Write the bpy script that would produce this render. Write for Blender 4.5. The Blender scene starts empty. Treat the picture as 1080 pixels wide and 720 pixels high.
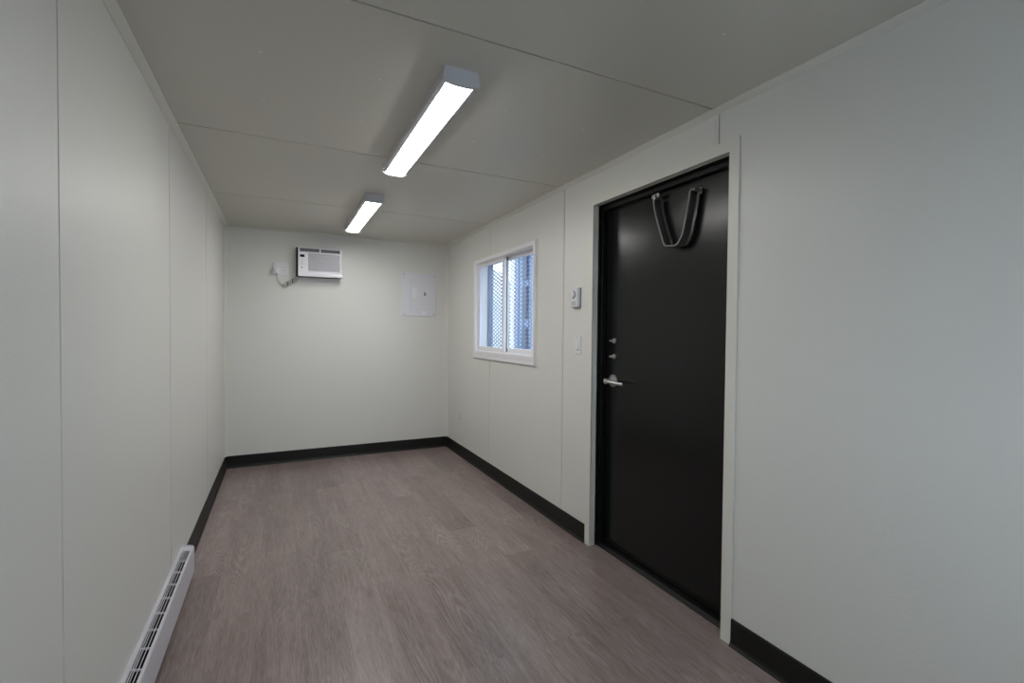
import bpy, bmesh, math, random
from mathutils import Vector, Matrix
random.seed(4)
SC = bpy.context.scene
COL = SC.collection

# ------------------------------------------------------------ dimensions (metres)
W, D, H, R = 2.14, 5.072, 2.244, -0.70     # width, far wall, ceiling, rear wall
SEAMS = [0.234, 1.454, 2.674, 3.894]

# ------------------------------------------------------------ helpers
class MB:
    """collects shapes, then links them as one mesh object"""
    def __init__(self): self.bm = bmesh.new()
    def box(self, x0, x1, y0, y1, z0, z1, bev=0, seg=2):
        b = bmesh.new()
        r = bmesh.ops.create_cube(b, size=1)
        bmesh.ops.scale(b, vec=(abs(x1-x0), abs(y1-y0), abs(z1-z0)), verts=b.verts)
        bmesh.ops.translate(b, vec=((x0+x1)/2, (y0+y1)/2, (z0+z1)/2), verts=b.verts)
        if bev: bmesh.ops.bevel(b, geom=b.edges[:], offset=bev, segments=seg, affect='EDGES', profile=.5)
        self.merge(b); return self
    def merge(self, b):
        me = bpy.data.meshes.new('t'); b.to_mesh(me); b.free(); self.bm.from_mesh(me); bpy.data.meshes.remove(me)
    def cyl(self, c, axis, r, h, n=32, r2=None, bev=0):
        b = bmesh.new()
        bmesh.ops.create_cone(b, cap_ends=True, segments=n, radius1=r, radius2=r if r2 is None else r2, depth=h)
        if bev:
            ed = [e for e in b.edges if e.calc_length() < 2.2*r*math.sin(math.pi/n)+1e-6 or len(e.link_faces[0].verts) > 4 or len(e.link_faces[1].verts) > 4]
            ed = [e for e in b.edges if any(len(f.verts) > 4 for f in e.link_faces)]
            bmesh.ops.bevel(b, geom=ed, offset=bev, segments=2, affect='EDGES', profile=.5)
        q = Vector((0,0,1)).rotation_difference(Vector(axis).normalized())
        bmesh.ops.transform(b, matrix=Matrix.Translation(c) @ q.to_matrix().to_4x4(), verts=b.verts)
        self.merge(b); return self
    def prism(self, prof, axis, a, b_):
        """profile polygon swept straight along axis ('x': prof=(y,z); 'y': prof=(x,z); 'z': prof=(x,y))"""
        b = bmesh.new()
        def P(p, t):
            return {'x': (t, p[0], p[1]), 'y': (p[0], t, p[1]), 'z': (p[0], p[1], t)}[axis]
        A = [b.verts.new(P(p, a)) for p in prof]; B = [b.verts.new(P(p, b_)) for p in prof]
        n = len(prof)
        b.faces.new(A); b.faces.new(B[::-1])
        for i in range(n): b.faces.new((A[i], B[i], B[(i+1) % n], A[(i+1) % n]))
        bmesh.ops.recalc_face_normals(b, faces=b.faces)
        self.merge(b); return self
    def tube(self, pts, r, n=10, steps=0):
        pts = [Vector(p) for p in pts]
        if steps:
            out = []
            for i in range(len(pts)-1):
                p0 = pts[max(i-1,0)]; p1 = pts[i]; p2 = pts[i+1]; p3 = pts[min(i+2,len(pts)-1)]
                for s in range(steps):
                    t = s/steps
                    out.append(.5*((2*p1)+(p2-p0)*t+(2*p0-5*p1+4*p2-p3)*t*t+(3*p1-p0-3*p2+p3)*t**3))
            out.append(pts[-1]); pts = out
        b = bmesh.new(); rings = []; up = Vector((.13,.21,.97))
        for i, p in enumerate(pts):
            d = (pts[min(i+1,len(pts)-1)] - pts[max(i-1,0)]).normalized()
            u = d.cross(up)
            if u.length < 1e-3: u = d.cross(Vector((1,0,0)))
            u.normalize(); v = d.cross(u).normalized(); up = u.cross(d)
            rings.append([b.verts.new(p + r*(math.cos(2*math.pi*k/n)*u + math.sin(2*math.pi*k/n)*v)) for k in range(n)])
        for i in range(len(rings)-1):
            for k in range(n): b.faces.new((rings[i][k], rings[i+1][k], rings[i+1][(k+1)%n], rings[i][(k+1)%n]))
        b.faces.new(rings[0]); b.faces.new(rings[-1][::-1])
        bmesh.ops.recalc_face_normals(b, faces=b.faces)
        self.merge(b); return self
    def build(self, name, mat, parent=None, smooth=False, origin=None):
        me = bpy.data.meshes.new(name)
        if origin is None:
            if len(self.bm.verts):
                xs = [v.co for v in self.bm.verts]
                origin = Vector(((min(v.x for v in xs)+max(v.x for v in xs))/2,
                                 (min(v.y for v in xs)+max(v.y for v in xs))/2, min(v.z for v in xs)))
            else: origin = Vector()
        origin = Vector(origin)
        bmesh.ops.translate(self.bm, vec=-origin, verts=self.bm.verts)
        self.bm.to_mesh(me); self.bm.free()
        me.materials.append(mat)
        o = bpy.data.objects.new(name, me); COL.objects.link(o)
        wp = Vector()
        q = parent
        while q is not None: wp += q.location; q = q.parent
        o.location = origin - wp
        if parent: o.parent = parent
        if smooth:
            for p in me.polygons: p.use_smooth = True
            try: me.set_sharp_from_angle(angle=math.radians(35))
            except Exception: pass
        return o

def thing(name, loc, label=None, cat=None, group=None, kind=None):
    o = bpy.data.objects.new(name, None); COL.objects.link(o); o.location = loc
    o.empty_display_size = .1
    tag(o, label, cat, group, kind); return o
def tag(o, label=None, cat=None, group=None, kind=None):
    if label: o['label'] = label
    if cat: o['category'] = cat
    if group: o['group'] = group
    if kind: o['kind'] = kind
    return o
def struct(o, label=None, cat=None):
    return tag(o, label, cat, None, 'structure')

# ------------------------------------------------------------ materials
def mat(name, col, rough=.5, metal=0, spec=.5, bump=0, bscale=60, var=0, vscale=4, emit=None, es=0, coat=0):
    m = bpy.data.materials.new(name); m.use_nodes = True
    nt = m.node_tree; b = nt.nodes['Principled BSDF']
    b.inputs['Base Color'].default_value = (*col, 1); b.inputs['Roughness'].default_value = rough
    b.inputs['Metallic'].default_value = metal; b.inputs['Specular IOR Level'].default_value = spec
    b.inputs['Coat Weight'].default_value = coat
    tc = nt.nodes.new('ShaderNodeTexCoord')
    if var:
        n = nt.nodes.new('ShaderNodeTexNoise'); n.inputs['Scale'].default_value = vscale; n.inputs['Detail'].default_value = 4
        nt.links.new(tc.outputs['Object'], n.inputs['Vector'])
        r = nt.nodes.new('ShaderNodeMix'); r.data_type = 'RGBA'
        r.inputs[6].default_value = (*[c*(1-var) for c in col], 1); r.inputs[7].default_value = (*[min(1, c*(1+var)) for c in col], 1)
        nt.links.new(n.outputs['Fac'], r.inputs[0]); nt.links.new(r.outputs[2], b.inputs['Base Color'])
    if bump:
        n = nt.nodes.new('ShaderNodeTexNoise'); n.inputs['Scale'].default_value = bscale; n.inputs['Detail'].default_value = 3
        nt.links.new(tc.outputs['Object'], n.inputs['Vector'])
        k = nt.nodes.new('ShaderNodeBump'); k.inputs['Strength'].default_value = bump; k.inputs['Distance'].default_value = .002
        nt.links.new(n.outputs['Fac'], k.inputs['Height']); nt.links.new(k.outputs['Normal'], b.inputs['Normal'])
    if emit:
        b.inputs['Emission Color'].default_value = (*emit, 1); b.inputs['Emission Strength'].default_value = es
    return m

LAMP = 34.5
M = dict(
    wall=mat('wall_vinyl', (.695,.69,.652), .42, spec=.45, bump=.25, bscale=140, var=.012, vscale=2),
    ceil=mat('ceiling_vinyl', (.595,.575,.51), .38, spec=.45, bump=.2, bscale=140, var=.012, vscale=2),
    trim=mat('cream_trim', (.70,.69,.63), .4),
    base=mat('black_vinyl_base', (.009,.009,.008), .5, spec=.3, bump=.1),
    black=mat('black_paint', (.0052,.0064,.0062), .24, spec=.37, bump=.25, bscale=9, var=.05),
    frameblack=mat('black_frame_paint', (.006,.0055,.005), .45, spec=.25),
    vinyl=mat('white_vinyl', (.80,.79,.82), .35),
    plastic=mat('white_plastic', (.80,.79,.83), .35, var=.01),
    plate=mat('switch_plastic', (.74,.74,.76), .35, var=.01),
    grey=mat('grey_plastic', (.22,.22,.24), .5, var=.03),
    lgrey=mat('light_grey_plastic', (.60,.59,.63), .45, var=.02),
    dark=mat('dark_plastic', (.03,.03,.035), .5, var=.03),
    display=mat('display_glass', (.008,.008,.03), .15),
    enamel=mat('white_enamel', (.62,.61,.66), .33, var=.01),
    steelin=mat('dark_steel_inside', (.02,.02,.025), .5, var=.05),
    chrome=mat('satin_chrome', (.62,.61,.60), .28, metal=1, var=.02),
    screw=mat('screw_steel', (.35,.34,.33), .4, metal=.8),
    strap=mat('grey_webbing', (.060,.056,.050), .8, spec=.2, bump=.5, bscale=300, var=.08, vscale=80),
    strapedge=mat('pale_webbing_edge', (.30,.29,.27), .6, var=.08, vscale=80),
    panel=mat('panel_enamel', (.70,.70,.74), .35, var=.01),
    sticker=mat('paper_sticker', (.74,.77,.80), .6, var=.01),
    cord=mat('white_cord', (.50,.50,.47), .45, var=.05, vscale=30),
    tie=mat('dark_tie', (.06,.06,.05), .5),
    housing=mat('lamp_housing', (.62,.62,.66), .4, var=.01),
    lens=mat('lamp_lens', (.9,.9,.9), .4, emit=(1,.985,.96), es=LAMP),
    snow=mat('packed_snow', (.42,.44,.46), .8, bump=.6, bscale=5, var=.06, vscale=1.2),
    heap=mat('grey_heap', (.36,.40,.43), .85, bump=.6, bscale=5, var=.1, vscale=1.2),
    siding=mat('pale_blue_siding', (.15,.20,.30), .6, var=.05, vscale=3),
    sidingw=mat('white_siding_trim', (.6,.61,.62), .6, var=.02),
    sidingd=mat('slate_strip', (.035,.05,.09), .6, var=.04),
    screenm=mat('galvanised_screen', (.05,.07,.12), .6, metal=0, var=.05),
    guardf=mat('guard_frame_paint', (.24,.30,.43), .6, var=.05),
    outside=mat('outer_cladding', (.35,.37,.4), .6, var=.03),
)
def glass():
    m = bpy.data.materials.new('window_glass'); m.use_nodes = True; nt = m.node_tree
    nt.nodes.clear()
    o = nt.nodes.new('ShaderNodeOutputMaterial'); t = nt.nodes.new('ShaderNodeBsdfTransparent'); g = nt.nodes.new('ShaderNodeBsdfGlossy')
    g.inputs['Roughness'].default_value = .02; t.inputs['Color'].default_value = (.95,.97,.97,1)
    f = nt.nodes.new('ShaderNodeLayerWeight'); f.inputs['Blend'].default_value = .5
    p = nt.nodes.new('ShaderNodeMath'); p.operation = 'POWER'; p.inputs[1].default_value = 5
    q = nt.nodes.new('ShaderNodeMath'); q.operation = 'MULTIPLY_ADD'; q.inputs[1].default_value = .9; q.inputs[2].default_value = .04
    nt.links.new(f.outputs['Facing'], p.inputs[0]); nt.links.new(p.outputs[0], q.inputs[0])
    x = nt.nodes.new('ShaderNodeMixShader')
    nt.links.new(q.outputs[0], x.inputs[0]); nt.links.new(t.outputs[0], x.inputs[1]); nt.links.new(g.outputs[0], x.inputs[2]); nt.links.new(x.outputs[0], o.inputs[0])
    return m
M['glass'] = glass()

def floor_mat():
    m = bpy.data.materials.new('vinyl_plank_floor'); m.use_nodes = True; nt = m.node_tree; N = nt.nodes; L = nt.links
    b = N['Principled BSDF']
    tc = N.new('ShaderNodeTexCoord')
    def mapping(scale, loc=(0,0,0), rot=(0,0,0), src=None):
        k = N.new('ShaderNodeMapping'); k.inputs['Scale'].default_value = scale; k.inputs['Location'].default_value = loc; k.inputs['Rotation'].default_value = rot
        L.new(src or tc.outputs['Object'], k.inputs['Vector']); return k.outputs[0]
    def math_(op, a, c, clamp=False):
        k = N.new('ShaderNodeMath'); k.operation = op; k.use_clamp = clamp
        for i, v in enumerate((a, c)):
            if v is None: continue
            if hasattr(v, 'links'): L.new(v, k.inputs[i])
            else: k.inputs[i].default_value = v
        return k.outputs[0]
    # plank layout: brick texture runs its rows along x, so turn by 90 degrees
    br = N.new('ShaderNodeTexBrick'); br.inputs['Scale'].default_value = 1
    br.inputs['Brick Width'].default_value = 1.22; br.inputs['Row Height'].default_value = .18
    br.inputs['Mortar Size'].default_value = .0009; br.inputs['Mortar Smooth'].default_value = .3
    br.inputs['Color1'].default_value = (0,0,0,1); br.inputs['Color2'].default_value = (1,1,1,1); br.inputs['Mortar'].default_value = (.5,.5,.5,1)
    br.offset = .37
    L.new(mapping((1,1,1), rot=(0,0,math.pi/2)), br.inputs['Vector'])
    sep = N.new('ShaderNodeSeparateColor'); L.new(br.outputs['Color'], sep.inputs[0]); tone = sep.outputs[0]
    # each plank gets its own slice of the grain
    off = N.new('ShaderNodeCombineXYZ'); L.new(math_('MULTIPLY', tone, 37.0), off.inputs[2]); L.new(math_('MULTIPLY', tone, 11.0), off.inputs[1])
    add = N.new('ShaderNodeVectorMath'); add.operation = 'ADD'; L.new(tc.outputs['Object'], add.inputs[0]); L.new(off.outputs[0], add.inputs[1])
    P = add.outputs[0]
    def noise(scale, s, det=4, rough=.6, dist=0):
        k = N.new('ShaderNodeTexNoise'); k.inputs['Scale'].default_value = s; k.inputs['Detail'].default_value = det
        k.inputs['Roughness'].default_value = rough; k.inputs['Distortion'].default_value = dist
        L.new(mapping(scale, src=P), k.inputs['Vector']); return k.outputs['Fac']
    broad = noise((5,.8,1), 1.3, 3)
    fine = noise((90,6,1), 2.4, 4, .65)
    mid = noise((14,2.6,1), 1.8, 5, .65, .7)
    streak = noise((30,1.1,1), 1.8, 4, .6, .2)
    # cathedral figure: level lines of a slow noise
    slow = noise((3.6,.55,1), 1.5, 1.5, .45)
    rings = math_('SINE', math_('MULTIPLY', slow, 210.0), None)
    rings = math_('MULTIPLY', math_('ADD', rings, 1.0), .5)
    rings = math_('POWER', rings, 2.5)
    mask = math_('MULTIPLY', math_('SUBTRACT', noise((2.4,.8,1), 1.4, 2), .45), 5.0, True)
    rings = math_('MULTIPLY', rings, mask)
    # pale flecks
    fl = math_('MULTIPLY', math_('SUBTRACT', noise((45,5,1), 2.4, 3, .5, .6), .64), 7.0, True)
    v = math_('MULTIPLY', broad, .34)
    v = math_('ADD', v, math_('MULTIPLY', mid, .24))
    v = math_('ADD', v, math_('MULTIPLY', streak, .24))
    v = math_('ADD', v, math_('MULTIPLY', fine, .48))
    v = math_('ADD', v, math_('MULTIPLY', tone, .085))
    v = math_('ADD', v, math_('MULTIPLY', rings, .13))
    v = math_('ADD', v, math_('MULTIPLY', fl, .16))
    v = math_('SUBTRACT', v, math_('MULTIPLY', br.outputs['Fac'], .07))
    ramp = N.new('ShaderNodeValToRGB'); e = ramp.color_ramp.elements
    e[0].position = .50; e[0].color = (.122,.090,.083,1)
    e[1].position = 1.08; e[1].color = (.375,.302,.285,1)
    e[1].position = .94
    L.new(v, ramp.inputs[0]); L.new(ramp.outputs[0], b.inputs['Base Color'])
    b.inputs['Roughness'].default_value = .30; b.inputs['Specular IOR Level'].default_value = .5
    k = N.new('ShaderNodeBump'); k.inputs['Strength'].default_value = .25; k.inputs['Distance'].default_value = .002
    L.new(v, k.inputs['Height']); L.new(k.outputs['Normal'], b.inputs['Normal'])
    return m
M['floor'] = floor_mat()

# ------------------------------------------------------------ room shell
def panelled(name, mk, a0, a1, b0, b1, seams, holes, box, batten, th=.013, near=.0115, far=.0095):
    """wall sheets of wall-board with narrow joints; box(mb,a0,a1,b0,b1,d0,d1) places a slab, d = depth behind the face"""
    mb = MB()
    As = sorted({a0, a1, *seams, *[h[0] for h in holes], *[h[1] for h in holes]})
    for i in range(len(As)-1):
        p, q = As[i], As[i+1]
        if p < a0 or q > a1: continue
        hs = [h for h in holes if h[0] < (p+q)/2 < h[1]]
        Bs = sorted({b0, b1, *[h[2] for h in hs], *[h[3] for h in hs]})
        for j in range(len(Bs)-1):
            r, s = Bs[j], Bs[j+1]
            if r < b0 or s > b1: continue
            if any(h[2] < (r+s)/2 < h[3] for h in hs): continue
            box(mb, p, q, r, s, th, .12)                                   # framing behind
            pp = p + (far if p in seams else 0); qq = q - (near if q in seams else 0)
            box(mb, pp, qq, r, s, 0, th)
    for sm in seams:                                                         # joint moulding
        zs = [(b0, b1)]
        for h in holes:
            if h[0] < sm < h[1]: zs = [(u, v) for (u, v) in ((b0, h[2]), (h[3], b1)) if v-u > .01]
        for u, v in zs:
            if batten: box(mb, sm-.0065, sm+.0075, u, v, -.0008, th)
    return struct(mb.build(name, mk))

DOOR = (1.383, 2.336, 0.0, 2.048)          # y0, y1, z0, z1 of the clear opening
WIN = (3.055, 4.215, 1.075, 1.940)
panelled('wall_left', M['wall'], R, D, 0, H, SEAMS, [], lambda m, a0, a1, b0, b1, d0, d1: m.box(-d1, -d0, a0, a1, b0, b1), True)
panelled('wall_right', M['wall'], R, D, 0, H, SEAMS, [DOOR, WIN], lambda m, a0, a1, b0, b1, d0, d1: m.box(W+d0, W+d1, a0, a1, b0, b1), True)
panelled('wall_back', M['wall'], -.12, W+.12, 0, H, [], [], lambda m, a0, a1, b0, b1, d0, d1: m.box(a0, a1, D+d0, D+d1, b0, b1), False)
RW = (.60, 1.75, .90, 1.85)
panelled('wall_front', M['wall'], -.12, W+.12, 0, H, [], [RW], lambda m, a0, a1, b0, b1, d0, d1: m.box(a0, a1, R-d1, R-d0, b0, b1), False)
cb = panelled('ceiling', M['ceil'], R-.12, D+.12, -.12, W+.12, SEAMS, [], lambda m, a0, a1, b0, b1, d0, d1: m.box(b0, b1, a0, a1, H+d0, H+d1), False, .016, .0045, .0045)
f = MB(); f.box(-.12, W+.12, R-.12, D+.12, -.1, 0)
struct(f.build('floor', M['floor'], origin=(0,0,0)))

# edge mouldings between walls and ceiling, and in the far corners
tm = MB(); tm.prism([(0,H-.016),(.003,H-.016),(.030,H-.003),(.030,H),(0,H)], 'y', R, D); struct(tm.build('trim_1', M['trim']))
tm = MB(); tm.prism([(W,H-.016),(W-.003,H-.016),(W-.032,H-.003),(W-.032,H),(W,H)], 'y', R, D); struct(tm.build('trim_2', M['trim']))
tm = MB(); tm.prism([(D,H-.014),(D-.003,H-.014),(D-.022,H-.003),(D-.022,H),(D,H)], 'x', .03, W-.032); struct(tm.build('trim_3', M['trim']))
tm = MB(); tm.prism([(0,D),(0,D-.028),(.003,D-.028),(.022,D-.003),(.022,D)], 'z', .112, H-.016); struct(tm.build('trim_4', M['trim']))
tm = MB(); tm.prism([(W,D),(W,D-.028),(W-.003,D-.028),(W-.022,D-.003),(W-.022,D)], 'z', .112, H-.016); struct(tm.build('trim_5', M['trim']))

# black cove base
BP = [(0,0),(.017,0),(.0165,.003),(.010,.011),(.007,.022),(.006,.104),(.004,.110),(0,.112)]
def basebd(name, segs):
    m = MB()
    for kind, a, b in segs:
        if kind == 'L': m.prism([(p[0], p[1]) for p in BP], 'y', a, b)
        if kind == 'R': m.prism([(W-p[0], p[1]) for p in BP], 'y', a, b)
        if kind == 'B': m.prism([(D-p[0], p[1]) for p in BP], 'x', a, b)
        if kind == 'F': m.prism([(R+p[0], p[1]) for p in BP], 'x', a, b)
    return struct(m.build(name, M['base']))
CAS = .047
basebd('baseboard_left', [('L', 2.935, D), ('L', R, 1.12)])
basebd('baseboard_right', [('R', DOOR[1]+CAS, D), ('R', R, DOOR[0]-CAS)])
basebd('baseboard_back', [('B', 0, W)])
basebd('baseboard_front', [('F', 0, W)])

# little painted screw caps on the ceiling boards
k = 0
caps = MB()
for yy in (.66, 1.07, 1.86, 2.25, 3.06, 3.48, 4.28, 4.68):
    for xx in (.39, .79, 1.33, 1.73):
        if abs(xx-1.06) < .1: continue
        caps.cyl((xx+random.uniform(-.01,.01), yy+random.uniform(-.01,.01), H-.0008), (0,0,1), .0045, .0022, 12)
struct(caps.build('trim_6', M['vinyl']))

# ------------------------------------------------------------ black door
y0, y1, z0, z1 = DOOR
dr = thing('door_1', (W+.05, (y0+y1)/2, 0), None, None, None, 'structure')
c = MB()
for (a, b) in ((y0-CAS, y0+.002), (y1-.002, y1+CAS)): c.box(W-.008, W+.001, a, b, 0, z1+CAS, .001)
c.box(W-.008, W+.001, y0+.001, y1-.001, z1-.002, z1+CAS, .001)
for (a, b) in ((y0-.02, y0+.002), (y1-.002, y1+.02)): c.box(W-.003, W+.031, a, b, 0, z1+.02)
c.box(W-.003, W+.031, y0+.002, y1-.002, z1-.002, z1+.02)
c.build('casing', M['trim'], dr)
c = MB()                                                                     # steel frame with stop
for (a, b) in ((y0-.02, y0), (y1, y1+.02)): c.box(W+.03, W+.17, a, b, 0, z1+.02)
c.box(W+.03, W+.17, y0-.02, y1+.02, z1, z1+.02)
c.box(W+.03, W+.058, y0, y1, z1-.004, z1); c.box(W+.058, W+.086, y0, y1, z1-.030, z1, .002)
for (a, b) in ((y0, y0+.010), (y1-.010, y1)): c.box(W+.058, W+.086, a, b, .02, z1-.030, .002)
c.build('door_frame', M['frameblack'], dr)
c = MB(); c.prism([(W+.045,0),(W+.06,.018),(W+.17,.022),(W+.17,-.02),(W+.045,-.02)], 'y', y0, y1); c.build('threshold', M['frameblack'], dr)
LX = W+.090                                                                  # face of the leaf
c = MB(); c.box(LX, LX+.044, y0+.004, y1-.004, .024, z1-.006, .0015)
leaf = c.build('door_leaf', M['black'], dr)
c = MB(); c.box(LX-.004, LX, y0+.02, y1-.02, .030, .058, .001); c.build('door_sweep', M['frameblack'], leaf)
# lever set
hy, hz = 2.245, 1.006
c = MB(); c.cyl((LX-.005, hy, hz), (1,0,0), .037, .011, 40, bev=.003); c.cyl((LX-.016, hy, hz), (1,0,0), .022, .012, 32, bev=.002)
rose = c.build('handle_rose', M['chrome'], leaf, True)
c = MB(); c.cyl((LX-.036, hy-.006, hz), (1,0,0), .0115, .034, 24); c.cyl((LX-.060, hy-.008, hz), (1,0,0), .0165, .022, 28, bev=.003)
c.tube([(LX-.058, hy-.010, hz), (LX-.060, hy-.040, hz-.001), (LX-.060, hy-.090, hz-.003), (LX-.058, hy-.130, hz-.004), (LX-.052, hy-.142, hz-.004)], .0095, 16, 5)
c.build('lever', M['chrome'], rose, True)
for zz in (1.243, 1.150):
    c = MB(); c.cyl((LX-.004, hy-.005, zz), (1,0,0), .0155, .009, 28, bev=.002); b = c.build('bolt_rose', M['chrome'], leaf, True)
    c = MB(); c.cyl((LX-.014, hy-.005, zz), (1,0,0), .006, .014, 16); c.box(LX-.026, LX-.016, hy-.026, hy+.016, zz-.006, zz+.006, .003, 3); c.build('thumb_turn', M['chrome'], b, True)

# flat hose-like restraint that loops from the frame head down and back up to the leaf
st = thing('door_restraint', (W+.06, 1.74, 1.72), 'grey sleeved door restraint strap hanging in a V from the black door and its frame', 'strap')
def at(u): return u
Lp = [(1.872,1.972),(1.868,1.935),(1.852,1.880),(1.828,1.815),(1.808,1.765),(1.795,1.735),(1.780,1.722),(1.750,1.718),(1.722,1.716),(1.705,1.722),(1.690,1.740),(1.672,1.772),(1.662,1.812),(1.651,1.857),(1.641,1.903),(1.635,1.935),(1.632,1.956)]
def band(name, x0, x1, th, material, par):
    pts = [Vector((0, a, b)) for a, b in Lp]; out = []
    for i in range(len(pts)-1):
        p0 = pts[max(i-1,0)]; p1 = pts[i]; p2 = pts[i+1]; p3 = pts[min(i+2,len(pts)-1)]
        for s in range(4):
            t = s/4; out.append(.5*((2*p1)+(p2-p0)*t+(2*p0-5*p1+4*p2-p3)*t*t+(3*p1-p0-3*p2+p3)*t**3))
    out.append(pts[-1])
    b = bmesh.new(); rings = []
    for i, p in enumerate(out):
        d = (out[min(i+1,len(out)-1)]-out[max(i-1,0)]).normalized(); n = Vector((0, -d.z, d.y))*th/2
        r = []
        K = 6
        for k in range(K+1):                                                 # rounded front edge
            a = math.pi*k/K; r.append(p + n*math.cos(a) + Vector((x0 + th/2 - th/2*math.sin(a), 0, 0)))
        for k in range(K+1):
            a = math.pi*k/K; r.append(p - n*math.cos(a) + Vector((x1 - th/2 + th/2*math.sin(a), 0, 0)))
        rings.append([b.verts.new(q) for q in r])
    for i in range(len(rings)-1):
        m_ = len(rings[i])
        for k in range(m_): b.faces.new((rings[i][k], rings[i+1][k], rings[i+1][(k+1)%m_], rings[i][(k+1)%m_]))
    b.faces.new(rings[0]); b.faces.new(rings[-1][::-1]); bmesh.ops.recalc_face_normals(b, faces=b.faces)
    mb = MB(); mb.merge(b); return mb.build(name, material, par, True)
slv = band('strap_sleeve', W+.034, W+.080, .011, M['strap'], st)
band('sleeve_edge', W+.0305, W+.0365, .0075, M['strapedge'], slv)
c = MB(); c.box(W+.050, W+.0585, 1.853, 1.905, 1.985, 2.006, .002); c.box(W+.040, W+.052, 1.868, 1.882, 1.962, 2.000, .003); c.tube([(W+.042,1.868,1.968),(W+.038,1.878,1.960),(W+.044,1.886,1.970),(W+.050,1.880,1.985)], .003, 8, 4)
c.build('frame_bracket', M['screw'], st, True)
c = MB(); c.box(LX-.004, LX, 1.612, 1.640, 1.945, 1.975, .001); c.box(LX-.050, LX-.003, 1.618, 1.621, 1.952, 1.971, .001); c.box(LX-.050, LX-.003, 1.632, 1.635, 1.952, 1.971, .001); c.cyl((LX-.042, 1.6265, 1.963), (0,1,0), .004, .026, 14)
c.build('leaf_bracket', M['screw'], st, True)

# ------------------------------------------------------------ sliding window (looking outside through a steel mesh)
y0, y1, z0, z1 = WIN
wn = thing('window_1', (W+.05, (y0+y1)/2, z0), None, None, None, 'structure')
c = MB()
def ring(m, xa, xb, ya, yb, za, zb, t, bev=.0015):
    m.box(xa, xb, ya, ya+t, za, zb, bev); m.box(xa, xb, yb-t, yb, za, zb, bev)
    m.box(xa, xb, ya+t, yb-t, za, za+t, bev); m.box(xa, xb, ya+t, yb-t, zb-t, zb, bev)
ring(c, W-.006, W+.002, y0-.034, y1+.050, z0-.042, z1+.030, .05)
c.build('casing', M['trim'], wn)
c = MB()
ring(c, W-.016, W+.10, y0-.002, y1+.002, z0-.002, z1+.002, .016, .002); ring(c, W-.017, W-.005, y0-.018, y1+.036, z0-.034, z1+.018, .030, .002)
c.box(W-.018, W+.10, y0+.01, y1-.01, z0+.01, z0+.036, .003)                  # sill track
for xx in (W+.006, W+.045, W+.083): c.box(xx, xx+.004, y0+.016, y1-.016, z0+.034, z0+.044)
c.build('window_frame', M['vinyl'], wn)
ym = 3.665
for (xx, a, b) in ((W+.016, ym-.032, y1-.012), (W+.054, y0+.010, ym+.032)):
    c = MB(); ring(c, xx, xx+.026, a, b, z0+.040, z1-.012, .036, .003); s = c.build('sash', M['vinyl'], wn)
    c = MB(); c.box(xx+.011, xx+.015, a+.036, b-.036, z0+.072, z1-.044); c.build('glass_pane', M['glass'], s)
    if xx < W+.03:
        c = MB(); c.box(xx-.008, xx, a+.012, a+.024, 1.42, 1.52, .002); c.build('latch', M['vinyl'], s)
        c = MB(); c.box(xx+.028, xx+.036, a+.004, a+.014, z0+.045, z1-.016); c.build('gap_strip', M['dark'], s)  # dark strip filling the gap between the two sashes

# steel mesh guard on the outside
g = thing('window_guard', (W+.155, (y0+y1)/2, z0-.06), 'diamond steel mesh guard outside the sliding window', 'window guard')
c = MB(); ring(c, W+.121, W+.170, y0-.02, y1+.015, z0-.02, z1+.02, .028, .002); c.build('guard_frame', M['guardf'], g)
c = MB(); SW, LW, X = .035, .080, W+.150
ya, yb, za, zb = y0, y1-.008, z0, z1
nz = int((zb-za)/SW)+1; ny = int((yb-ya)/(LW/2))+1
def strand(p, q, w=.0042, t=.0012):
    d = (q-p); d.normalize(); n = Vector((0, -d.z, d.y))*w; x = Vector((t,0,0)); b = c.bm
    vs = [b.verts.new(v) for v in (p-n-x, p+n-x, p+n+x, p-n+x, q-n-x, q+n-x, q+n+x, q-n+x)]
    for f_ in ((0,1,5,4),(1,2,6,5),(2,3,7,6),(3,0,4,7)): b.faces.new([vs[i] for i in f_])
for i in range(nz):
    for j in range(ny):
        p0, p1 = (0, SW/2) if j % 2 == 0 else (SW/2, 0)
        for (u_, v_) in ((p0, p1), (SW-p0, SW-p1)):
            p = Vector((X, ya+j*LW/2, za+i*SW+u_)); q = Vector((X, ya+(j+1)*LW/2, za+i*SW+v_))
            if q.y < yb+.01 and max(p.z, q.z) < zb+.01: strand(p, q)
c.build('diamond_mesh', M['screenm'], g)

# window in the wall behind the photographer (daylight comes in there too)
x0, x1, z0, z1 = RW
wn = thing('window_2', ((x0+x1)/2, R-.05, z0), None, None, None, 'structure')
c = MB()
for (a, b, e, h) in ((x0-.04, x0+.02, z0-.04, z1+.04), (x1-.02, x1+.04, z0-.04, z1+.04)): c.box(a, b, R-.10, R+.012, e, h, .002)
c.box(x0+.02, x1-.02, R-.10, R+.012, z0-.04, z0+.02, .002); c.box(x0+.02, x1-.02, R-.10, R+.012, z1-.02, z1+.04, .002)
c.build('window_frame', M['vinyl'], wn)
c = MB()
for (a, b) in ((x0+.02, x0+.06), (x1-.06, x1-.02), ((x0+x1)/2-.025, (x0+x1)/2+.025)): c.box(a, b, R-.06, R-.03, z0+.02, z1-.02, .002)
c.box(x0+.06, x1-.06, R-.06, R-.03, z0+.02, z0+.06, .002); c.box(x0+.06, x1-.06, R-.06, R-.03, z1-.06, z1-.02, .002)
s = c.build('sash', M['vinyl'], wn)
c = MB(); c.box(x0+.05, x1-.05, R-.047, R-.043, z0+.05, z1-.05); c.build('glass_pane', M['glass'], s)

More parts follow.
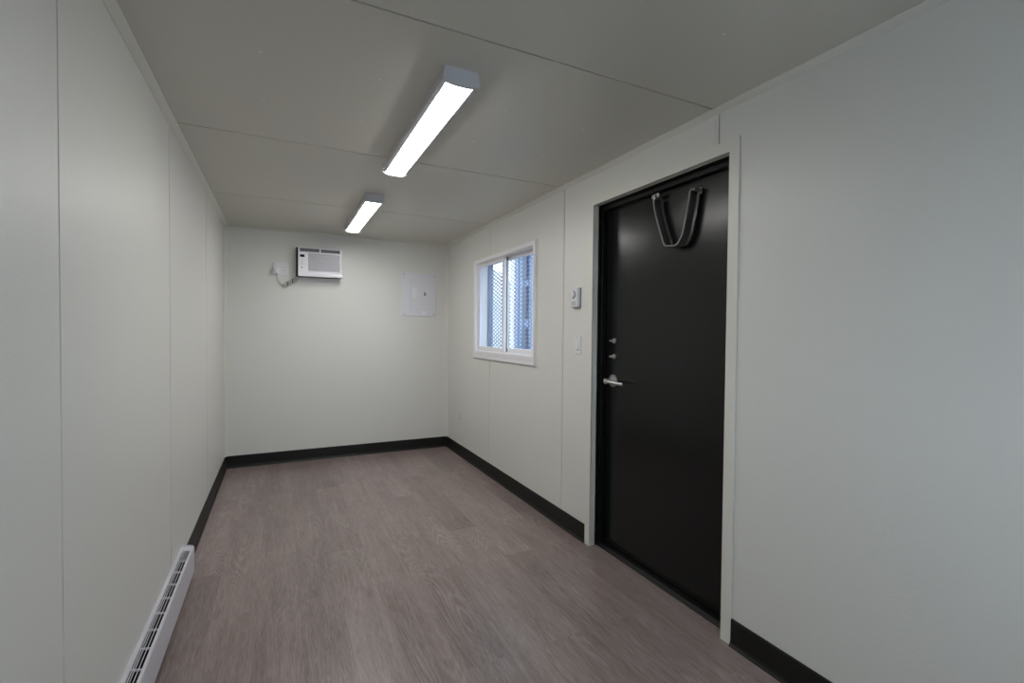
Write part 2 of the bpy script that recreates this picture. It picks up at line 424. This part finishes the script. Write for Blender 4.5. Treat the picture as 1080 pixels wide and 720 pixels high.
# ------------------------------------------------------------ ceiling lights
def lamp(yc, label):
    L_ = 1.135; a, b = yc-L_/2, yc+L_/2; xc = 1.052
    t = thing('ceiling_light', (xc, yc, H-.07), label, 'light', 'wraparound ceiling lights')
    c = MB(); c.prism([(xc-.060,H),(xc-.066,H-.036),(xc-.068,H-.044),(xc-.055,H-.050),(xc+.055,H-.050),(xc+.068,H-.044),(xc+.066,H-.036),(xc+.060,H)], 'y', a+.012, b-.012)
    c.build('housing', M['housing'], t)
    for (p, q) in ((a, a+.014), (b-.014, b)):
        c = MB(); c.prism([(xc-.064,H),(xc-.070,H-.036),(xc-.071,H-.048),(xc-.058,H-.056),(xc-.03,H-.061),(xc+.03,H-.061),(xc+.058,H-.056),(xc+.071,H-.048),(xc+.070,H-.036),(xc+.064,H)], 'y', p, q)
        c.build('end_cap', M['housing'], t)
    c = MB(); pr = [(xc-.051,H-.048)] + [(xc+.051*math.sin(s_*math.pi/2), H-.050-.011*math.cos(s_*math.pi/2)**.8) for s_ in [k/6 for k in range(-5,6)]] + [(xc+.051,H-.048)]
    c.prism(pr, 'y', a+.0145, b-.0145); c.build('diffuser', M['lens'], t)
    c = MB(); c.box(xc-.076, xc-.068, b-.06, b-.03, H-.048, H-.036, .002); c.build('clip', M['housing'], t)
    return t
lamp(2.215, 'lit white strip light in mid ceiling, the nearer and larger looking of the two')
lamp(3.985, 'lit white strip light close to the far wall, the farther of the two')

# ------------------------------------------------------------ window air conditioner in the far wall
ac = thing('air_conditioner', (.806, D, 1.80), 'small white window air conditioner set through the far wall', 'air conditioner')
c = MB(); c.box(.596, 1.004, D-.045, D, 1.802, 2.086, .002); c.build('dark_surround', M['dark'], ac)  # dark box behind the bezel, showing past its left edge
ax0, ax1, az0, az1 = .612, 1.003, 1.806, 2.078; F = D-.115
c = MB()                                                                      # bezel as a frame with openings
gx0, gx1, gz0, gz1 = ax0+.088, ax1-.014, az0+.050, az0+.222
c.box(ax0, ax1, F+.030, D-.001, az0+.004, az1, .004)
c.box(ax0, gx0, F, F+.032, az0, gz1, .004); c.box(gx1, ax1, F, F+.032, az0, gz1, .004)
c.box(gx0-.003, gx1+.003, F, F+.032, az0, gz0, .004); c.box(ax0, ax1, F, F+.032, gz1, gz1+.010, .002)
c.box(ax0, ax1, F, F+.032, az1-.006, az1, .002); c.box(ax0, ax0+.014, F, F+.032, gz1, az1, .002); c.box(ax1-.014, ax1, F, F+.032, gz1, az1, .002)
mx = ax0+.195; c.box(mx-.006, mx+.006, F, F+.032, gz1, az1, .002)
c.prism([(F+.001,az0+.030),(F-.012,az0+.010),(F-.010,az0-.002),(F+.03,az0-.004),(F+.03,az0+.030)], 'x', ax0+.004, ax1+.008)
body = c.build('front_bezel', M['plastic'], ac)
c = MB()
for i in range(9):
    zc = gz0+.008+i*(gz1-gz0-.016)/8; c.box(gx0, gx1, F+.003, F+.016, zc-.0052, zc+.0052, .001)
for i in range(1, 3): xx = gx0+i*(gx1-gx0)/3; c.box(xx-.003, xx+.003, F+.003, F+.017, gz0, gz1)
c.box(gx0, gx1, F+.018, F+.024, gz0, gz1); c.build('intake_grille', M['lgrey'], ac)
for (a, b) in ((ax0+.014, mx-.006), (mx+.006, ax1-.014)):
    c = MB(); c.box(a, b, F+.022, F+.028, gz1+.010, az1-.006); v = c.build('air_outlet', M['grey'], ac)
    c = MB()
    for i in range(4): zc = gz1+.016+i*.010; c.box(a, b, F+.006, F+.020, zc-.0015, zc+.0015)
    for i in range(1, 9): xx = a+i*(b-a)/9; c.box(xx-.001, xx+.001, F+.008, F+.020, gz1+.010, az1-.006)
    c.build('louvre', M['grey'], v)
c = MB(); c.box(ax0+.016, ax0+.056, F-.002, F+.002, az0+.178, az0+.203, .001); c.build('display', M['display'], ac)
for i in range(3):
    c = MB(); c.cyl((ax0+.036, F-.002, az0+.160-i*.024), (0,1,0), .007, .006, 20, bev=.001); c.build('button', M['lgrey'], ac, True)
c = MB(); c.cyl((ax0+.034, F-.003, az0+.080), (0,1,0), .0065, .008, 20, bev=.001); c.build('button', M['grey'], ac, True)
# power cord: out under the unit, bundled, along the wall to the plug
c = MB(); Y = D-.016
P = [(.625,Y,1.806),(.618,Y-.004,1.785),(.600,Y,1.768),(.575,Y,1.752),(.548,Y-.004,1.732),(.520,Y,1.718),(.495,Y,1.716),(.470,Y,1.728),(.452,Y,1.745),(.440,Y,1.770),(.430,Y-.01,1.800),(.423,Y-.018,1.822)]
c.tube(P, .0040, 10, 5)
for k in range(4):                                                            # folded loops tied together
    o_ = (k-1.5)*.009
    c.tube([(.490,Y-.006-k*.003,1.712+o_),(.525,Y-.012,1.722+o_),(.560,Y-.010,1.742+o_),(.598,Y-.012,1.768+o_),(.612,Y-.012,1.784+o_),(.600,Y-.018,1.790+o_*.6),(.560,Y-.02,1.762+o_),(.520,Y-.02,1.736+o_),(.488,Y-.016,1.722+o_*.5)], .0036, 8, 5)
cd = c.build('power_cord', M['cord'], ac, True)
for (xx, zz) in ((.525,1.729),(.565,1.757)):
    c = MB(); c.box(xx-.004, xx+.004, Y-.030, Y+.002, zz-.017, zz+.020, .002); c.build('cord_tie', M['tie'], cd)
c = MB(); c.box(.398, .446, D-.045, D-.0105, 1.820, 1.878, .007, 3); c.box(.408, .438, D-.055, D-.04, 1.832, 1.866, .005, 3); c.build('plug', M['plate'], cd)

# ------------------------------------------------------------ wall plates
o = thing('wall_outlet', (.465, D, 1.80), 'white double power outlet beside the air conditioner with plugged-in cord', 'outlet')
c = MB(); c.box(.393, .530, D-.007, D, 1.808, 1.932, .003, 3); pl = c.build('face_plate', M['plate'], o)
for xx in (.428, .494):
    c = MB(); c.box(xx-.018, xx+.018, D-.0095, D-.006, 1.836, 1.905, .002)
    s = c.build('socket_insert', M['plate'], o)
for zz in (1.853, 1.888):
    for dx in (-.006, .006):
        c = MB(); c.box(.494+dx-.001, .494+dx+.001, D-.0102, D-.0095, zz-.004, zz+.004); c.build('slot', M['dark'], s)

o = thing('wall_outlet', (W, 4.635, .345), 'small cream power outlet low on the right wall near the far corner', 'outlet')
c = MB(); c.box(W-.006, W, 4.600, 4.672, .350, .466, .003, 3); c.build('face_plate', M['trim'], o)
for zz in (.386, .430):
    c = MB(); c.box(W-.0085, W-.005, 4.619, 4.653, zz-.015, zz+.015, .003, 3); s = c.build('socket', M['trim'], o)
    for dy in (-.007, .007):
        c = MB(); c.box(W-.0092, W-.0085, 4.636+dy-.0012, 4.636+dy+.0012, zz-.006, zz+.006); c.build('slot', M['dark'], s)

o = thing('light_switch', (W, 2.488, 1.15), 'white rocker light switch plate between thermostat and door handle height', 'light switch')
c = MB(); c.box(W-.006, W, 2.452, 2.523, 1.152, 1.268, .003, 3); c.build('face_plate', M['plate'], o)
c = MB(); c.prism([(W-.006,1.176),(W-.013,1.180),(W-.008,1.212),(W-.0085,1.244),(W-.006,1.246)], 'y', 2.471, 2.504); r_ = c.build('rocker', M['plate'], o)
c = MB(); c.box(W-.0135, W-.0108, 2.484, 2.491, 1.182, 1.186); c.build('indicator', M['dark'], r_)
for zz in (1.160, 1.259):
    c = MB(); c.cyl((W-.0062, 2.488, zz), (1,0,0), .003, .0015, 12); c.build('screw', M['screw'], o)

o = thing('thermostat', (W, 2.50, 1.43), 'small white dial thermostat on the wall left of the door', 'thermostat')
c = MB(); c.box(W-.006, W, 2.459, 2.541, 1.442, 1.568, .002); c.build('back_plate', M['grey'], o)
c = MB(); c.box(W-.030, W-.006, 2.464, 2.536, 1.447, 1.564, .004, 3); c.build('cover', M['plate'], o)
c = MB(); c.cyl((W-.036, 2.503, 1.527), (1,0,0), .0225, .013, 36, bev=.003); k_ = c.build('dial', M['plate'], o, True)
c = MB(); c.cyl((W-.0315, 2.503, 1.527), (1,0,0), .0255, .003, 36); c.build('dial_ring', M['grey'], k_, True)
c = MB()
for i in range(5): c.box(W-.0308, W-.0298, 2.475, 2.525, 1.458+i*.006, 1.4605+i*.006)
c.build('vent_slots', M['grey'], o)

# ------------------------------------------------------------ electrical panel
o = thing('electrical_panel', (1.814, D, 1.45), 'white flush breaker panel cover high on the far wall', 'electrical panel')
c = MB(); c.box(1.628, 2.000, D-.013, D+.003, 1.452, 1.914, .003, 2); c.build('cover', M['panel'], o)
c = MB(); c.box(1.712, 1.912, D-.0185, D-.0125, 1.521, 1.832, .002, 2); d_ = c.build('panel_door', M['panel'], o)
c = MB(); c.box(1.862, 1.884, D-.0215, D-.018, 1.672, 1.708, .002); c.cyl((1.873, D-.0225, 1.690), (0,1,0), .007, .004, 20); c.build('latch', M['grey'], d_)
c = MB(); c.box(1.735, 1.780, D-.0192, D-.0183, 1.642, 1.752); c.build('sticker', M['sticker'], d_)
for zz in (1.56, 1.79):
    c = MB(); c.cyl((1.711, D-.0185, zz), (0,0,1), .003, .05, 12); c.build('hinge', M['panel'], d_)
for (xx, zz) in ((1.650,1.895),(1.978,1.888),(1.650,1.472),(1.976,1.470)):
    c = MB(); c.cyl((xx, D-.0145, zz), (0,1,0), .0065, .003, 20, bev=.0008); c.box(xx-.005, xx+.005, D-.0163, D-.0158, zz-.0008, zz+.0008); c.build('screw', M['screw'], o, True)
c = MB(); c.box(1.835, 1.890, D-.0138, D-.0129, 1.462, 1.508); c.build('sticker', M['sticker'], o)

# ------------------------------------------------------------ baseboard heater
ya, yb = 1.13, 2.93
o = thing('baseboard_heater', (.03, (ya+yb)/2, .015), 'long white electric baseboard heater low on the left wall', 'heater')
hx = .053
c = MB()                                                                      # cabinet: back, front skin with curled lip, bottom
c.prism([(0,.018),(.0035,.018),(.0035,.150),(.010,.160),(.0105,.1635),(0,.1635)], 'y', ya+.004, yb-.004)
c.prism([(hx-.004,.024),(hx,.021),(hx,.143),(hx-.001,.151),(hx-.005,.1555),(hx-.010,.156),(hx-.010,.1535),(hx-.006,.1525),(hx-.004,.149)], 'y', ya+.004, yb-.004)
c.prism([(.003,.018),(hx-.002,.018),(hx-.002,.024),(.003,.022)], 'y', ya+.004, yb-.004)
c.build('cabinet', M['enamel'], o)
ex = MB()
for (a, b) in ((ya-.001, ya+.006), (yb-.006, yb+.001)):
    e = MB(); e.prism([(0,.015),(hx,.015),(hx+.002,.022),(hx+.002,.142),(hx-.001,.154),(hx-.008,.160),(.010,.167),(0,.167)], 'y', a, b); e.build('end_cap', M['enamel'], o)
for (a, b) in ((ya+.006, ya+.10), (yb-.055, yb-.006)):
    e = MB(); e.prism([(.004,.150),(hx-.004,.143),(hx-.004,.1545),(.009,.1625),(.004,.1625)], 'y', a, b); e.build('top_cover', M['enamel'], o)
c = MB(); ga, gb = ya+.10, yb-.055
def gz(x): return .1615 - (x-.010)*.19
for xx, ww in ((.0105,.0030), (.0165,.0030), (.0235,.0022), (.0330,.0022)): c.prism([(xx,gz(xx)-.004),(xx+ww*.6,gz(xx)-.004),(xx+ww,gz(xx+ww)),(xx,gz(xx))], 'y', ga, gb)
n = 14
for i in range(n+1):
    yy = ga+(gb-ga)*i/n; c.prism([(.009,gz(.009)-.006),(hx-.008,gz(hx-.008)-.006),(hx-.008,gz(hx-.008)+.0006),(.009,gz(.009)+.0006)], 'y', yy-.0022, yy+.0022)
c.build('top_grille', M['enamel'], o)
c = MB(); c.tube([(.028, ya+.05, .085), (.028, yb-.05, .085)], .006, 12)
i = ya+.11
while i < yb-.08: c.box(.008, .047, i, i+.0012, .055, .118); i += .010
c.build('heating_element', M['steelin'], o)
c = MB(); c.box(.0036, .0042, ya+.01, yb-.01, .03, .147); c.build('inner_reflector', M['steelin'], o)

# ------------------------------------------------------------ outdoors
g = MB(); g.box(-25, 45, -30, 60, -.75, -.6); struct(g.build('ground', M['snow']))
s = MB(); s.box(-.12, 0, 0, .1, 0, .1); s.bm.clear()
# heap beyond the window, shaped as snow, greyed so it isn't blown white
b = bmesh.new(); bmesh.ops.create_icosphere(b, subdivisions=5, radius=1)
rng = random.Random(2)
from mathutils import noise as mn
for v in b.verts:
    d = 1 + .10*mn.noise(v.co*2.3) + .04*mn.noise(v.co*6)
    r2 = math.hypot(v.co.x, v.co.y)
    v.co = Vector((v.co.x*2.2*d, v.co.y*2.0*d, max(0, v.co.z)**1.0*3.2*d))
bmesh.ops.translate(b, vec=(5.0, 10.45, -.62), verts=b.verts)
mb = MB(); mb.merge(b); tag(mb.build('pale_heap', M['heap'], None, True), 'pale heap outside, its slope seen through the left window pane', 'heap')
# neighbouring cabin seen through the near pane
nb = thing('site_cabin', (5.7, 5.0, -.6), 'pale blue neighbouring cabin outside, seen through the right window pane', 'cabin')
c = MB(); c.box(4.52, 6.9, 1.5, 8.18, -.35, 3.1)
yy = 1.6
while yy < 8.1: c.box(4.50, 4.525, yy, yy+.10, -.33, 3.08, .004); yy += .20
c.build('wall', M['siding'], nb)
c = MB(); c.box(4.47, 4.60, 8.14, 8.30, -.35, 3.14, .01); c.build('corner_trim', M['sidingw'], nb)
for (a, b_) in ((2.24, 3.0), (1.52, 2.12), (-.2, 1.38)):
    c = MB(); c.box(4.46, 4.505, 7.60, 7.77, a, b_, .004); c.build('wall_strip', M['sidingd'], nb)
c = MB(); c.box(4.35, 7.0, 1.4, 8.33, 3.1, 3.22, .01); c.build('roof', M['sidingw'], nb)
for xx in (4.8, 6.6):
    for yy in (2.0, 4.8, 7.7):
        c = MB(); c.box(xx-.1, xx+.1, yy-.1, yy+.1, -.6, -.35, .01); c.build('support_block', M['outside'], nb)

# ------------------------------------------------------------ daylight: overcast sky
w = bpy.data.worlds.new('sky'); SC.world = w; w.use_nodes = True; nt = w.node_tree
bg = nt.nodes['Background']; bg.inputs['Strength'].default_value = 8.6
tc = nt.nodes.new('ShaderNodeTexCoord'); n = nt.nodes.new('ShaderNodeTexNoise'); n.inputs['Scale'].default_value = 1.5; n.inputs['Detail'].default_value = 4
mx_ = nt.nodes.new('ShaderNodeMix'); mx_.data_type = 'RGBA'; mx_.inputs[6].default_value = (.66,.80,1,1); mx_.inputs[7].default_value = (.82,.91,1,1)
nt.links.new(tc.outputs['Generated'], n.inputs['Vector']); nt.links.new(n.outputs['Fac'], mx_.inputs[0]); nt.links.new(mx_.outputs[2], bg.inputs['Color'])

# ------------------------------------------------------------ camera
cam = bpy.data.cameras.new('camera'); co = bpy.data.objects.new('camera', cam); COL.objects.link(co)
yaw, pit, rol, fpx = .4556, -.0209, -.0096, 499.27
s_, c_ = math.sin(yaw), math.cos(yaw)
Fw = Vector((s_, c_, 0)); Rt = Vector((c_, -s_, 0)); Z = Vector((0,0,1))
s_, c_ = math.sin(pit), math.cos(pit); Fw, Up = c_*Fw + s_*Z, -s_*Fw + c_*Z
s_, c_ = math.sin(rol), math.cos(rol); Rt, Up = c_*Rt - s_*Up, s_*Rt + c_*Up
co.matrix_world = Matrix(((Rt.x, Up.x, -Fw.x, .4577), (Rt.y, Up.y, -Fw.y, 0), (Rt.z, Up.z, -Fw.z, 1.2912), (0,0,0,1)))
cam.sensor_width = 36; cam.lens = fpx/1080*36; cam.clip_start = .02; cam.clip_end = 200
SC.camera = co

SC.cycles.max_bounces = 10; SC.cycles.diffuse_bounces = 6; SC.cycles.use_denoising = True
SC.cycles.sample_clamp_indirect = 4
SC.view_settings.view_transform = 'Standard'; SC.view_settings.look = 'None'
SC.view_settings.gamma = 1; SC.view_settings.use_curve_mapping = False
SC.view_settings.exposure = 0
